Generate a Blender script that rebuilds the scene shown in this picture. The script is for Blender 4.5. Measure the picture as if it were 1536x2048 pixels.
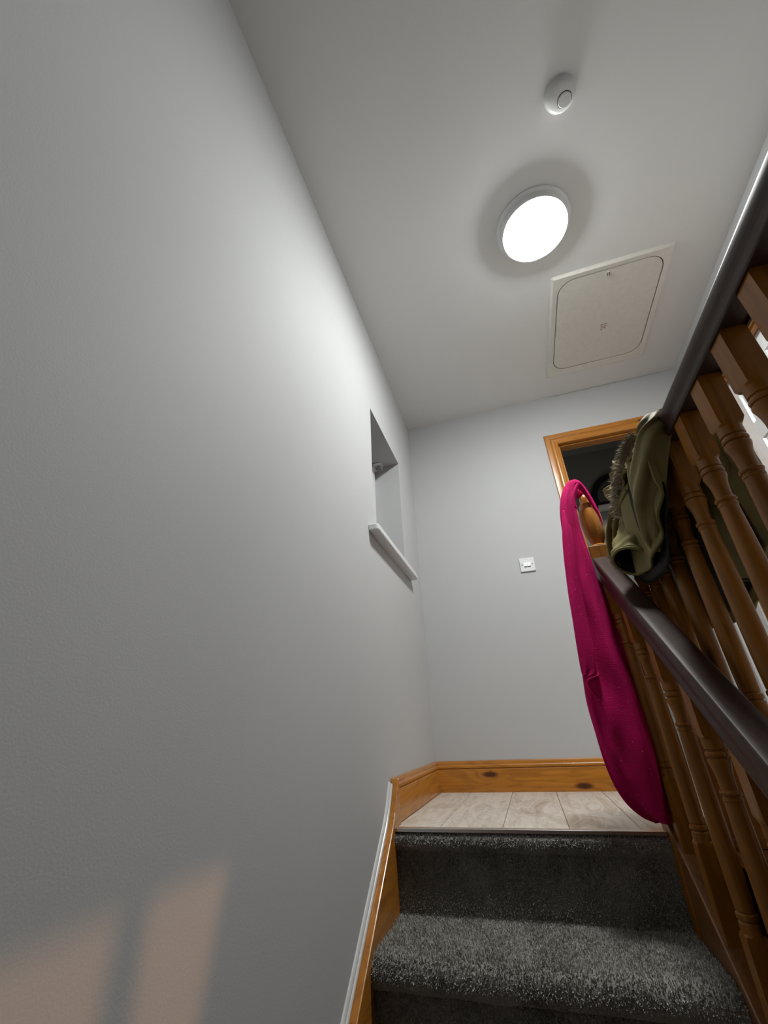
import bpy, bmesh, math, random
import numpy as np
from mathutils import Vector, Matrix, noise as mnoise
random.seed(7); RNG = np.random.default_rng(7)
for o in list(bpy.data.objects): bpy.data.objects.remove(o)
S = bpy.context.scene
COL = S.collection

# ------------------------------------------------------------------ camera
cam_d = bpy.data.cameras.new('camera'); cam = bpy.data.objects.new('camera', cam_d); COL.objects.link(cam)
cR = Vector((0.9535912, 0.29839524, -0.04030006)); cU = Vector((0.17262038, -0.43210381, 0.88514886)); cF = Vector((-0.24671039, 0.85102678, 0.46355949))
cM = Matrix.Identity(4)
for i in range(3): cM[i][0] = cR[i]; cM[i][1] = cU[i]; cM[i][2] = -cF[i]
cM.translation = Vector((0.52763, -2.60164, 0.29047))
cam.matrix_world = cM
cam_d.sensor_fit = 'VERTICAL'; cam_d.sensor_height = 36.0; cam_d.sensor_width = 27.0
cam_d.lens = 841.2 / 2048 * 36.0; cam_d.clip_start = 0.02
S.camera = cam
# ------------------------------------------------------------------ world, exposure
W = bpy.data.worlds.new('night'); S.world = W; W.use_nodes = True
W.node_tree.nodes['Background'].inputs[0].default_value = (0.004, 0.005, 0.008, 1)
W.node_tree.nodes['Background'].inputs[1].default_value = 1.0
S.view_settings.view_transform = 'Standard'; S.view_settings.look = 'None'
S.view_settings.exposure = 0.0; S.view_settings.gamma = 1.0; S.view_settings.use_curve_mapping = False
LAMP_E = 196.0            # ceiling lamp diffuser emission
WARM_W = 60.0            # warm bulb in the hall below

H = 2.4; XR = 1.87; LY = -0.912; RISE = 0.222; GO = 0.257

# ------------------------------------------------------------------ materials
def new_mat(name):
    m = bpy.data.materials.new(name); m.use_nodes = True
    nt = m.node_tree; b = nt.nodes['Principled BSDF']
    return m, nt, b
def N(nt, t, **k):
    n = nt.nodes.new(t)
    for a, v in k.items():
        if a.startswith('i_'): n.inputs[a[2:].replace('_', ' ')].default_value = v
        else: setattr(n, a, v)
    return n
def ramp(nt, stops, fac):
    r = nt.nodes.new('ShaderNodeValToRGB'); nt.links.new(fac, r.inputs[0])
    e = r.color_ramp.elements
    while len(e) > 1: e.remove(e[-1])
    e[0].position = stops[0][0]; e[0].color = (*stops[0][1], 1)
    for p, c in stops[1:]:
        x = e.new(p); x.color = (*c, 1)
    return r.outputs[0]
def mix(nt, mode, fac, a, b):
    m = nt.nodes.new('ShaderNodeMix'); m.data_type = 'RGBA'; m.blend_type = mode
    if isinstance(fac, (int, float)): m.inputs[0].default_value = fac
    else: nt.links.new(fac, m.inputs[0])
    for s, v in ((6, a), (7, b)):
        if isinstance(v, tuple): m.inputs[s].default_value = (*v, 1)
        else: nt.links.new(v, m.inputs[s])
    return m.outputs[2]
def bump(nt, b, h, st, dist):
    n = nt.nodes.new('ShaderNodeBump'); n.inputs['Strength'].default_value = st; n.inputs['Distance'].default_value = dist
    nt.links.new(h, n.inputs['Height']); nt.links.new(n.outputs[0], b.inputs['Normal'])
def obj_coords(nt, scale=(1, 1, 1), rnd=True):
    tc = N(nt, 'ShaderNodeTexCoord'); mp = N(nt, 'ShaderNodeMapping'); mp.inputs['Scale'].default_value = scale
    if rnd:
        oi = N(nt, 'ShaderNodeObjectInfo'); ml = N(nt, 'ShaderNodeMath', operation='MULTIPLY'); ml.inputs[1].default_value = 37.0
        nt.links.new(oi.outputs['Random'], ml.inputs[0])
        ad = N(nt, 'ShaderNodeVectorMath', operation='ADD')
        nt.links.new(tc.outputs['Object'], mp.inputs[0]); nt.links.new(mp.outputs[0], ad.inputs[0]); nt.links.new(ml.outputs[0], ad.inputs[1])
        return ad.outputs[0]
    nt.links.new(tc.outputs['Object'], mp.inputs[0]); return mp.outputs[0]

def m_paint(name, col, rough=0.6, bs=0.12, sc=260, spec=0.35):
    m, nt, b = new_mat(name)
    v = obj_coords(nt, rnd=False)
    n1 = N(nt, 'ShaderNodeTexNoise', i_Scale=sc, i_Detail=3.0); nt.links.new(v, n1.inputs['Vector'])
    n2 = N(nt, 'ShaderNodeTexNoise', i_Scale=2.2, i_Detail=3.0); nt.links.new(v, n2.inputs['Vector'])
    c = ramp(nt, [(0.3, tuple(x * 0.965 for x in col)), (0.7, col)], n2.outputs[0])
    nt.links.new(c, b.inputs['Base Color']); b.inputs['Roughness'].default_value = rough
    b.inputs['Specular IOR Level'].default_value = spec
    bump(nt, b, n1.outputs[0], bs, 0.002)
    return m
def m_plain(name, col, rough=0.4, metal=0.0, spec=0.5, **k):
    m, nt, b = new_mat(name)
    v = obj_coords(nt, rnd=False)
    n1 = N(nt, 'ShaderNodeTexNoise', i_Scale=40.0, i_Detail=4.0); nt.links.new(v, n1.inputs['Vector'])
    c = ramp(nt, [(0.35, tuple(x * 0.94 for x in col)), (0.65, col)], n1.outputs[0])
    nt.links.new(c, b.inputs['Base Color'])
    b.inputs['Roughness'].default_value = rough; b.inputs['Metallic'].default_value = metal
    b.inputs['Specular IOR Level'].default_value = spec
    for a, x in k.items(): b.inputs[a].default_value = x
    return m
def m_wood(name, axis, light, dark, knot, rough=0.32, grain=1.0, coat=0.25, knots=True, gscale=60.0, spec=0.4):
    m, nt, b = new_mat(name)
    sc = [gscale, gscale, gscale]; sc[axis] = gscale * 0.045
    v = obj_coords(nt, tuple(sc))
    n1 = N(nt, 'ShaderNodeTexNoise', i_Scale=1.0, i_Detail=5.0, i_Roughness=0.6, i_Distortion=0.6); nt.links.new(v, n1.inputs['Vector'])
    sc2 = [9.0, 9.0, 9.0]; sc2[axis] = 1.0
    v2 = obj_coords(nt, tuple(sc2))
    n2 = N(nt, 'ShaderNodeTexNoise', i_Scale=1.3, i_Detail=3.0, i_Distortion=1.2); nt.links.new(v2, n2.inputs['Vector'])
    w = N(nt, 'ShaderNodeMath', operation='SINE'); ml = N(nt, 'ShaderNodeMath', operation='MULTIPLY'); ml.inputs[1].default_value = 42.0
    nt.links.new(n2.outputs[0], ml.inputs[0]); nt.links.new(ml.outputs[0], w.inputs[0])
    c1 = ramp(nt, [(0.3, dark), (0.7, light)], n1.outputs[0])
    md = tuple(x * 0.62 for x in light)
    mr = N(nt, 'ShaderNodeMapRange'); mr.inputs[1].default_value = -1; mr.inputs[2].default_value = 1
    nt.links.new(w.outputs[0], mr.inputs[0])
    c2 = ramp(nt, [(0.0, md), (0.55, light), (1.0, light)], mr.outputs[0])
    c = mix(nt, 'MIX', 0.5 * grain, c1, c2)
    if knots:
        sk = [11.0, 11.0, 11.0]; sk[axis] = 3.6
        v3 = obj_coords(nt, tuple(sk))
        vo = N(nt, 'ShaderNodeTexVoronoi'); vo.inputs['Scale'].default_value = 1.0; nt.links.new(v3, vo.inputs['Vector'])
        k = ramp(nt, [(0.0, (1, 1, 1)), (0.10, (0.9, 0.9, 0.9)), (0.19, (0, 0, 0))], vo.outputs['Distance'])
        wn = N(nt, 'ShaderNodeTexWhiteNoise'); nt.links.new(vo.outputs['Position'], wn.inputs['Vector'])
        gt = N(nt, 'ShaderNodeMath', operation='GREATER_THAN'); gt.inputs[1].default_value = 0.66; nt.links.new(wn.outputs['Value'], gt.inputs[0])
        mu = N(nt, 'ShaderNodeMath', operation='MULTIPLY'); nt.links.new(k, mu.inputs[0]); nt.links.new(gt.outputs[0], mu.inputs[1])
        c = mix(nt, 'MIX', mu.outputs[0], c, knot)
    nt.links.new(c, b.inputs['Base Color'])
    b.inputs['Roughness'].default_value = rough; b.inputs['Specular IOR Level'].default_value = spec
    b.inputs['Coat Weight'].default_value = coat; b.inputs['Coat Roughness'].default_value = 0.18
    bump(nt, b, n1.outputs[0], 0.12, 0.001)
    return m
PL, PD, PK = (0.49, 0.195, 0.026), (0.29, 0.095, 0.010), (0.05, 0.014, 0.004)
M = {}
M['wall'] = m_paint('wall_paint', (0.505, 0.508, 0.513), 0.7, 0.10, 260, 0.25)
M['ceil'] = m_paint('ceiling_paint', (0.77, 0.77, 0.755), 0.75, 0.10, 200, 0.2)
M['reveal'] = M['wall']
M['gloss_white'] = m_plain('white_gloss', (0.72, 0.725, 0.72), 0.25)
M['plastic'] = m_plain('white_plastic', (0.80, 0.81, 0.81), 0.3)
M['hatch'] = m_plain('cream_plastic', (0.74, 0.72, 0.66), 0.5)
M['alarm'] = m_plain('alarm_plastic', (0.70, 0.71, 0.71), 0.4)
for ax, nm in ((0, 'x'), (1, 'y'), (2, 'z')):
    M['pine_' + nm] = m_wood('varnished_pine_' + nm, ax, PL, PD, PK)
M['baluster'] = m_wood('aged_pine', 2, (0.29, 0.112, 0.011), (0.165, 0.057, 0.004), (0.03, 0.01, 0.003), rough=0.40, coat=0.06, spec=0.3)
M['dark_pine'] = m_wood('dark_pine_board', 1, (0.22, 0.085, 0.02), (0.13, 0.045, 0.01), (0.03, 0.01, 0.004))
M['mahogany'] = m_wood('dark_handrail', 1, (0.046, 0.022, 0.015), (0.020, 0.009, 0.006), (0.02, 0.01, 0.01), rough=0.42, coat=0.02, spec=0.21, knots=False, gscale=110.0, grain=0.5)
def m_laminate():
    m, nt, b = new_mat('pale_oak_laminate')
    v = obj_coords(nt, (38.0, 2.6, 38.0))
    n1 = N(nt, 'ShaderNodeTexNoise', i_Scale=1.0, i_Detail=6.0, i_Roughness=0.65, i_Distortion=0.8); nt.links.new(v, n1.inputs['Vector'])
    v2 = obj_coords(nt, (5.0, 1.6, 5.0))
    n2 = N(nt, 'ShaderNodeTexNoise', i_Scale=1.2, i_Detail=4.0, i_Distortion=1.5); nt.links.new(v2, n2.inputs['Vector'])
    ml = N(nt, 'ShaderNodeMath', operation='MULTIPLY'); ml.inputs[1].default_value = 60.0
    w = N(nt, 'ShaderNodeMath', operation='SINE'); nt.links.new(n2.outputs[0], ml.inputs[0]); nt.links.new(ml.outputs[0], w.inputs[0])
    mr = N(nt, 'ShaderNodeMapRange'); mr.inputs[1].default_value = -1; mr.inputs[2].default_value = 1; nt.links.new(w.outputs[0], mr.inputs[0])
    c1 = ramp(nt, [(0.28, (0.36, 0.29, 0.225)), (0.5, (0.60, 0.535, 0.46)), (0.75, (0.70, 0.65, 0.58))], n1.outputs[0])
    c2 = ramp(nt, [(0.0, (0.46, 0.38, 0.31)), (0.4, (0.66, 0.60, 0.53))], mr.outputs[0])
    c = mix(nt, 'MIX', 0.45, c1, c2)
    n3 = ramp(nt, [(0.55, (1, 1, 1)), (0.75, (0.68, 0.6, 0.52))], n2.outputs[0])
    c = mix(nt, 'MULTIPLY', 1.0, c, n3)
    nt.links.new(c, b.inputs['Base Color']); b.inputs['Roughness'].default_value = 0.42
    bump(nt, b, n1.outputs[0], 0.08, 0.001)
    return m
M['laminate'] = m_laminate()
def m_carpet(name, lo, hi, sc):
    m, nt, b = new_mat(name)
    v = obj_coords(nt, rnd=False)
    n1 = N(nt, 'ShaderNodeTexNoise', i_Scale=sc, i_Detail=2.0); nt.links.new(v, n1.inputs['Vector'])
    n2 = N(nt, 'ShaderNodeTexNoise', i_Scale=14.0, i_Detail=3.0); nt.links.new(v, n2.inputs['Vector'])
    c = ramp(nt, [(0.3, lo), (0.7, hi)], n1.outputs[0])
    c = mix(nt, 'MULTIPLY', 0.6, c, ramp(nt, [(0.35, (0.7, 0.7, 0.7)), (0.6, (1, 1, 1))], n2.outputs[0]))
    nt.links.new(c, b.inputs['Base Color']); b.inputs['Roughness'].default_value = 0.95
    b.inputs['Specular IOR Level'].default_value = 0.1
    b.inputs['Sheen Weight'].default_value = 0.25; b.inputs['Sheen Roughness'].default_value = 0.5
    bump(nt, b, n1.outputs[0], 0.6, 0.004)
    return m
M['carpet'] = m_carpet('grey_carpet', (0.165, 0.16, 0.145), (0.345, 0.335, 0.30), 420)
M['pile'] = m_carpet('grey_carpet_pile', (0.29, 0.28, 0.253), (0.60, 0.585, 0.53), 300)
def m_fabric(name, lo, hi, sheen, sc=180.0, rough=0.9, lint=None, weave=0.4):
    m, nt, b = new_mat(name)
    v = obj_coords(nt, rnd=False)
    n1 = N(nt, 'ShaderNodeTexNoise', i_Scale=sc, i_Detail=4.0); nt.links.new(v, n1.inputs['Vector'])
    n2 = N(nt, 'ShaderNodeTexNoise', i_Scale=7.0, i_Detail=3.0); nt.links.new(v, n2.inputs['Vector'])
    c = ramp(nt, [(0.3, lo), (0.7, hi)], n2.outputs[0])
    if lint:
        vo = N(nt, 'ShaderNodeTexVoronoi'); vo.inputs['Scale'].default_value = 55.0; nt.links.new(v, vo.inputs['Vector'])
        k = ramp(nt, [(0.0, (1, 1, 1)), (0.07, (0.7, 0.7, 0.7)), (0.12, (0, 0, 0))], vo.outputs['Distance'])
        c = mix(nt, 'MIX', k, c, lint)
    nt.links.new(c, b.inputs['Base Color']); b.inputs['Roughness'].default_value = rough
    b.inputs['Specular IOR Level'].default_value = 0.2
    b.inputs['Sheen Weight'].default_value = sheen; b.inputs['Sheen Roughness'].default_value = 0.45
    b.inputs['Sheen Tint'].default_value = (*[min(1, x * 2.2) for x in hi], 1)
    bump(nt, b, n1.outputs[0], weave, 0.002)
    return m
M['fleece'] = m_fabric('magenta_fleece', (0.42, 0.002, 0.085), (0.55, 0.004, 0.125), 0.3, 320, lint=(0.8, 0.12, 0.33), weave=0.7)
M['olive'] = m_fabric('olive_cotton', (0.135, 0.111, 0.040), (0.19, 0.160, 0.064), 0.06, 500, 0.62, weave=0.2)
M['lining'] = m_fabric('black_lining', (0.006, 0.006, 0.006), (0.012, 0.011, 0.011), 0.0, 300, 0.6)
M['fur'] = m_fabric('brown_fur', (0.14, 0.105, 0.07), (0.50, 0.42, 0.31), 0.2, 300)
M['alu'] = m_plain('aluminium', (0.75, 0.74, 0.72), 0.28, 1.0)
M['steel'] = m_plain('steel', (0.55, 0.55, 0.54), 0.35, 1.0)
M['black'] = m_plain('black_satin', (0.012, 0.012, 0.013), 0.4)
M['screw'] = m_plain('dark_screw', (0.03, 0.03, 0.03), 0.5)
M['sticker'] = m_plain('pink_print', (0.42, 0.27, 0.25), 0.6)
M['mirror'] = m_plain('mirror_glass', (0.75, 0.76, 0.76), 0.03, 1.0)
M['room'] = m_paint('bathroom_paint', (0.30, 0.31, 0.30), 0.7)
M['lower'] = m_paint('hall_low_bounce', (0.09, 0.085, 0.08), 0.8)  # dark base for unseen hall and back wall, set to cut bounced light
def m_emit(name, col, st):
    m, nt, b = new_mat(name)
    b.inputs['Base Color'].default_value = (0.8, 0.8, 0.8, 1)
    b.inputs['Emission Color'].default_value = (*col, 1); b.inputs['Emission Strength'].default_value = st
    return m
M['lamp'] = m_emit('lamp_diffuser', (0.975, 1.0, 0.985), LAMP_E)
def m_glass():
    m, nt, b = new_mat('window_glass')
    b.inputs['Base Color'].default_value = (0.9, 0.95, 0.95, 1); b.inputs['Roughness'].default_value = 0.02
    b.inputs['Transmission Weight'].default_value = 1.0; b.inputs['IOR'].default_value = 1.45
    return m
M['glass'] = m_glass()

# ------------------------------------------------------------------ mesh helpers
def link(name, me, mat, parent=None, smooth=False):
    o = bpy.data.objects.new(name, me); COL.objects.link(o)
    if mat is not None and not me.materials: me.materials.append(M[mat])
    if parent is not None: o.parent = parent
    if smooth:
        for p in me.polygons: p.use_smooth = True
    return o
def pyd(name, v, f, mat, parent=None, smooth=False, loc=None):
    me = bpy.data.meshes.new(name); me.from_pydata([tuple(x) for x in v], [], f); me.update()
    bm = bmesh.new(); bm.from_mesh(me); bmesh.ops.recalc_face_normals(bm, faces=bm.faces); bm.to_mesh(me); bm.free()
    o = link(name, me, mat, parent, smooth)
    if loc is not None: o.location = loc
    return o
def boxes(name, bl, mat, parent=None, bev=0.0, loc=None, seg=2):
    """boxes given as (x0,x1,y0,y1,z0,z1), joined to one mesh"""
    bm = bmesh.new()
    for x0, x1, y0, y1, z0, z1 in bl:
        r = bmesh.ops.create_cube(bm, size=1.0)
        for v in r['verts']:
            v.co = Vector(((x0 + x1) / 2 + v.co.x * (x1 - x0), (y0 + y1) / 2 + v.co.y * (y1 - y0), (z0 + z1) / 2 + v.co.z * (z1 - z0)))
    if bev: bmesh.ops.bevel(bm, geom=list(bm.edges), offset=bev, segments=seg, affect='EDGES', profile=0.5)
    me = bpy.data.meshes.new(name); bm.to_mesh(me); bm.free()
    o = link(name, me, mat, parent)
    if loc is not None: o.location = loc
    return o
def prism(name, poly, to3, a, b, mat, parent=None, smooth=False, bev=0.0):
    """extrude closed 2D poly between a and b; to3(u,v,t)->xyz"""
    n = len(poly); v = [to3(u, w, a) for u, w in poly] + [to3(u, w, b) for u, w in poly]
    f = [tuple(range(n)), tuple(range(n, 2 * n))] + [(i, (i + 1) % n, n + (i + 1) % n, n + i) for i in range(n)]
    o = pyd(name, v, f, mat, parent)
    if bev:
        m = o.modifiers.new('bevel', 'BEVEL'); m.width = bev; m.segments = 2; m.limit_method = 'ANGLE'; m.angle_limit = 0.6
    if smooth: smooth_by_angle(o)
    return o
def smooth_by_angle(o, ang=0.7):
    me = o.data
    for p in me.polygons: p.use_smooth = True
    bm = bmesh.new(); bm.from_mesh(me)
    for e in bm.edges:
        if len(e.link_faces) == 2 and e.calc_face_angle(0) > ang: e.smooth = False
    bm.to_mesh(me); bm.free()
def lathe(name, prof, mat, parent=None, seg=40, loc=(0, 0, 0), sharp=0.6):
    v = []; f = []
    n = len(prof)
    for r, z in prof:
        for k in range(seg):
            a = 2 * math.pi * k / seg; v.append((r * math.cos(a), r * math.sin(a), z))
    for i in range(n - 1):
        for k in range(seg):
            k2 = (k + 1) % seg; f.append((i * seg + k, i * seg + k2, (i + 1) * seg + k2, (i + 1) * seg + k))
    if prof[0][0] > 1e-5: f.append(tuple(range(seg)))
    if prof[-1][0] > 1e-5: f.append(tuple(range((n - 1) * seg, n * seg)))
    o = pyd(name, v, f, mat, parent, loc=loc)
    bm = bmesh.new(); bm.from_mesh(o.data); bmesh.ops.remove_doubles(bm, verts=bm.verts, dist=1e-6); bm.to_mesh(o.data); bm.free()
    smooth_by_angle(o, sharp)
    return o
def empty(name, loc, label=None, cat=None, group=None):
    o = bpy.data.objects.new(name, None); COL.objects.link(o); o.location = loc; o.empty_display_size = 0.05
    if label: tag(o, label, cat, group)
    bpy.context.view_layer.update()
    return o
def tag(o, label, cat, group=None):
    o['label'] = label; o['category'] = cat
    if group: o['group'] = group
    return o
def struct(o, label, cat):
    o['kind'] = 'structure'; o['label'] = label; o['category'] = cat; return o
def keep(o, parent):
    """parent a world-space mesh to an empty without moving it"""
    o.parent = parent; o.location = Vector(o.location) - parent.location
    return o
def crom(pts, n):
    """catmull-rom resample of list of vectors"""
    P = [np.array(p, float) for p in pts]; P = [2 * P[0] - P[1]] + P + [2 * P[-1] - P[-2]]
    out = []
    segs = len(P) - 3
    for i in range(n):
        t = i / (n - 1) * segs; k = min(int(t), segs - 1); u = t - k
        a, b, c, d = P[k:k + 4]
        out.append(0.5 * ((2 * b) + (-a + c) * u + (2 * a - 5 * b + 4 * c - d) * u * u + (-a + 3 * b - 3 * c + d) * u ** 3))
    return out

# ================================================================== STRUCTURE
# left wall with the window recess
WY0, WY1, WZ0, WZ1 = -0.957, -0.400, 1.098, 1.820
WD = 0.16
wl = boxes('wall_left', [(-0.3, 0, -4.4, WY0, -2.66, H), (-0.3, 0, WY1, 0.1, -2.66, H), (-0.3, 0, WY0, WY1, -2.66, WZ0), (-0.3, 0, WY0, WY1, WZ1, H)], 'wall')
struct(wl, 'tall light grey painted wall on the left of the stairs', 'wall')
# far wall with doorway
DX0, DX1, DZ = 1.030, 1.792, 1.985
wf = boxes('wall_far', [(-0.3, DX0 - 0.02, 0, 0.1, -0.3, H), (DX1 + 0.02, 2.2, 0, 0.1, -0.3, H), (DX0 - 0.02, DX1 + 0.02, 0, 0.1, DZ + 0.02, H), (DX0 - 0.02, DX1 + 0.02, 0, 0.1, -0.3, -0.02)], 'wall')
struct(wf, 'light grey painted end wall with the light switch and doorway', 'wall')
# right wall with doorway
RY0, RY1 = -0.975, -0.208
wr = boxes('wall_right', [(XR, XR + 0.1, -4.4, RY0 - 0.02, -0.3, H), (XR, XR + 0.1, RY1 + 0.02, 0, -0.3, H), (XR, XR + 0.1, RY0 - 0.02, RY1 + 0.02, DZ + 0.02, H), (XR, XR + 0.1, RY0 - 0.02, RY1 + 0.02, -0.3, -0.02)], 'wall')
struct(wr, 'pale wall of the landing seen between the balusters on the right', 'wall')
ce = boxes('ceiling', [(-0.3, 1.067, -4.4, 0.1, H, H + 0.1), (1.606, XR + 0.1, -4.4, 0.1, H, H + 0.1), (1.067, 1.606, -4.4, -0.938, H, H + 0.1), (1.067, 1.606, -0.262, 0.1, H, H + 0.1)], 'ceil')
struct(boxes('ceiling_loft', [(0.9, 1.8, -1.1, 0.0, H + 0.1, H + 0.12)], 'dark_pine'), 'dark loft boarding above the hatch', 'ceiling'); struct(ce, 'plain white ceiling over the stairs and landing', 'ceiling')
wb = boxes('wall_back', [(-0.3, 2.9, -4.5, -4.4, -2.66, H)], 'lower'); struct(wb, 'wall behind the camera at the foot of the stairs', 'wall')

# landing floor slab and laminate planks
fl = boxes('floor', [(0, 0.84, -0.885, 0.0, -0.14, -0.012), (0.925, XR, -4.4, 0.0, -0.27, -0.012), (0.84, 0.925, -0.87, 0.0, -0.27, -0.012), (DX0 - .02, DX1 + .02, 0, 0.1, -0.14, -0.012)], 'dark_pine')
struct(fl, 'pale grey oak laminate floor of the landing', 'floor')
def plank(x0, x1, y0, y1):
    me = bpy.data.meshes.new('floor_plank')
    bm = bmesh.new(); r = bmesh.ops.create_cube(bm, size=1.0)
    cx, cy = (x0 + x1) / 2, (y0 + y1) / 2
    for v in r['verts']: v.co = Vector((v.co.x * (x1 - x0 - 0.0018), v.co.y * (y1 - y0 - 0.0018), -0.006 + v.co.z * 0.012))
    bmesh.ops.bevel(bm, geom=[e for e in bm.edges if all(v.co.z > -0.001 for v in e.verts)], offset=0.0012, segments=1, affect='EDGES')
    bm.to_mesh(me); bm.free()
    o = link('floor_plank', me, 'laminate', fl); o.location = (cx, cy, 0)
xs = [0.0185, 0.175, 0.381, 0.586, 0.792]
for a, b in zip(xs, xs[1:]): plank(a, b, -0.906, -0.018)
plank(0.792, 0.926, -0.906, -0.018)
pxs = [0.926, 1.131, 1.336, 1.541, 1.746, XR]
for k, (a, b) in enumerate(zip(pxs, pxs[1:])):
    ys = [-4.3, -3.3 + 0.37 * (k % 3), -2.1 + 0.37 * (k % 3), -0.95 + 0.31 * (k % 3), -0.0 if DX0 < a < DX1 else -0.018]
    for c, d in zip(ys, ys[1:]): plank(a, b, c, d)

# ---------------------------------------------- baseboards (moulded pine)
SK = [(0, 0), (0.018, 0), (0.018, 0.098), (0.0165, 0.101), (0.0125, 0.1025), (0.0125, 0.105), (0.0165, 0.107), (0.0170, 0.114), (0.0150, 0.119), (0.0115, 0.1215), (0.0105, 0.126), (0.0095, 0.132), (0.0060, 0.1385), (0, 0.139)]
bl_ = prism('baseboard_left', SK, lambda u, w, t: (u, t, w), -0.85, 0.0, 'pine_y', smooth=True)
struct(bl_, 'short varnished pine skirting along the left wall of the landing', 'skirting')
bf_ = prism('baseboard_far', SK, lambda u, w, t: (t, -u, w), 0.0, 0.955, 'pine_x', smooth=True)
struct(bf_, 'varnished pine skirting with moulded top along the end wall', 'skirting')
# thin paint lines where wall meets skirting
# ---------------------------------------------- door casings
CAS = [(0, 0), (0.078, 0), (0.078, 0.013), (0.074, 0.0165), (0.050, 0.018), (0.044, 0.0165), (0.041, 0.0135), (0.037, 0.0155), (0.024, 0.0155), (0.019, 0.013), (0.014, 0.0145), (0.006, 0.012), (0, 0.009)]
def casing(root, to3w, y0, y1, zt, mv, mh):
    """casing around an opening [y0,y1]x[0,zt]; to3w(s,d,z): s along wall, d out of the wall"""
    n = len(CAS)
    def run(name, P, mat):
        v = []; f = []
        for ring in P: v += ring
        f = [tuple(range(n)), tuple(range(n, 2 * n))] + [(i, (i + 1) % n, n + (i + 1) % n, n + i) for i in range(n)]
        o = pyd(name, v, f, mat, root); smooth_by_angle(o, 0.5)
    run('jamb_casing', [[to3w(y0 - u, d, 0.0) for u, d in CAS], [to3w(y0 - u, d, zt + u) for u, d in CAS]], mv)
    run('jamb_casing', [[to3w(y1 + u, d, 0.0) for u, d in CAS], [to3w(y1 + u, d, zt + u) for u, d in CAS]], mv)
    run('head_casing', [[to3w(y0 - u, d, zt + u) for u, d in CAS], [to3w(y1 + u, d, zt + u) for u, d in CAS]], mh)
tr1 = empty('trim_1', (0, 0, 0)); struct(tr1, 'varnished pine door frame around the dark doorway in the end wall', 'door frame')
casing(tr1, lambda s, d, z: (s, -d, z), DX0, DX1, DZ, 'pine_z', 'pine_x')
boxes('lining', [(DX0 - 0.02, DX0, 0, 0.1, 0, DZ)], 'pine_z', tr1); boxes('lining', [(DX1, DX1 + 0.02, 0, 0.1, 0, DZ)], 'pine_z', tr1)
boxes('head_lining', [(DX0 - 0.02, DX1 + 0.02, 0, 0.1, DZ, DZ + 0.02)], 'pine_x', tr1)
boxes('door_stop', [(DX0, DX0 + 0.012, 0.02, 0.058, 0, DZ)], 'pine_z', tr1, 0.002); boxes('door_stop', [(DX0 + .012, DX1, 0.02, 0.058, DZ - 0.012, DZ)], 'pine_x', tr1, 0.002)
tr2 = empty('trim_2', (XR, 0, 0)); struct(tr2, 'varnished pine door frame on the right wall behind the balusters', 'door frame')
for o_ in [0]:
    casing(tr2, lambda s, d, z: (-d, s, z), RY0, RY1, DZ, 'pine_z', 'pine_y')
    boxes('lining', [(0, 0.1, RY0 - 0.02, RY0, 0, DZ)], 'pine_z', tr2); boxes('lining', [(0, 0.1, RY1, RY1 + 0.02, 0, DZ)], 'pine_z', tr2)
    boxes('head_lining', [(0, 0.1, RY0 - 0.02, RY1 + 0.02, DZ, DZ + 0.02)], 'pine_y', tr2)
    boxes('door_stop', [(0.028, 0.058, RY1 - 0.012, RY1, 0, DZ)], 'pine_z', tr2, 0.002); boxes('door_stop', [(0.028, 0.058, RY0, RY1 - .012, DZ - 0.012, DZ)], 'pine_y', tr2, 0.002)
# ---------------------------------------------- white panelled doors (built in the plane: s along width, z up)
def panel_door(name, loc, rotz, label, w=0.758, h=1.975, t=0.035):
    root = empty(name, loc); struct(root, label, 'door'); root.rotation_euler = (0, 0, rotz)
    st = 0.105; mid = 0.09
    zs = [0.0, 0.20, 0.88, 1.05, 1.56, 1.66, h - 0.11, h]
    bl = [(0, st, -t, 0, 0, h), (w - st, w, -t, 0, 0, h), (w / 2 - mid / 2, w / 2 + mid / 2, -t, 0, 0, h)]
    for a, b in ((0, 0.20), (0.88, 1.05), (1.56, 1.66), (h - 0.11, h)): bl.append((st, w - st, -t, 0, a, b))
    boxes('door_leaf', bl, 'gloss_white', root)
    for a, b in ((0.20, 0.88), (1.05, 1.56), (1.66, h - 0.11)):
        for x0, x1 in ((st, w / 2 - mid / 2), (w / 2 + mid / 2, w - st)):
            # moulded panel: sloping frame + raised field, both faces
            v = []; f = []
            for s_, yf in ((1, 0.0), (-1, -t)):
                b0 = len(v)
                for ins, dep in ((0, 0.0), (0.008, 0.010), (0.014, 0.008), (0.03, 0.009), (0.055, 0.003)):
                    y = yf - s_ * dep
                    v += [(x0 + ins, y, a + ins), (x1 - ins, y, a + ins), (x1 - ins, y, b - ins), (x0 + ins, y, b - ins)]
                for r in range(4):
                    for k in range(4):
                        f.append((b0 + r * 4 + k, b0 + r * 4 + (k + 1) % 4, b0 + r * 4 + 4 + (k + 1) % 4, b0 + r * 4 + 4 + k))
                f.append((b0 + 16, b0 + 17, b0 + 18, b0 + 19))
            pyd('door_panel', v, f, 'gloss_white', root)
    for s_ in (1, -1):
        y = 0 if s_ > 0 else -t
        boxes('handle_plate', [(w - 0.075, w - 0.035, min(y, y + s_ * .006), max(y, y + s_ * .006), 0.93, 1.09)], 'steel', root, 0.002)
        boxes('lever_handle', [(w - 0.165, w - 0.045, min(y + s_ * .03, y + s_ * .045), max(y + s_ * .03, y + s_ * .045), 1.03, 1.05), (w - 0.062, w - 0.048, min(y, y + s_ * .045), max(y, y + s_ * .045), 1.033, 1.047)], 'steel', root, 0.003)
    return root
panel_door('door_1', (DX1 - 0.005, 0.105, 0.006), math.radians(90.0), 'white panelled door standing open in the end doorway')
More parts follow.
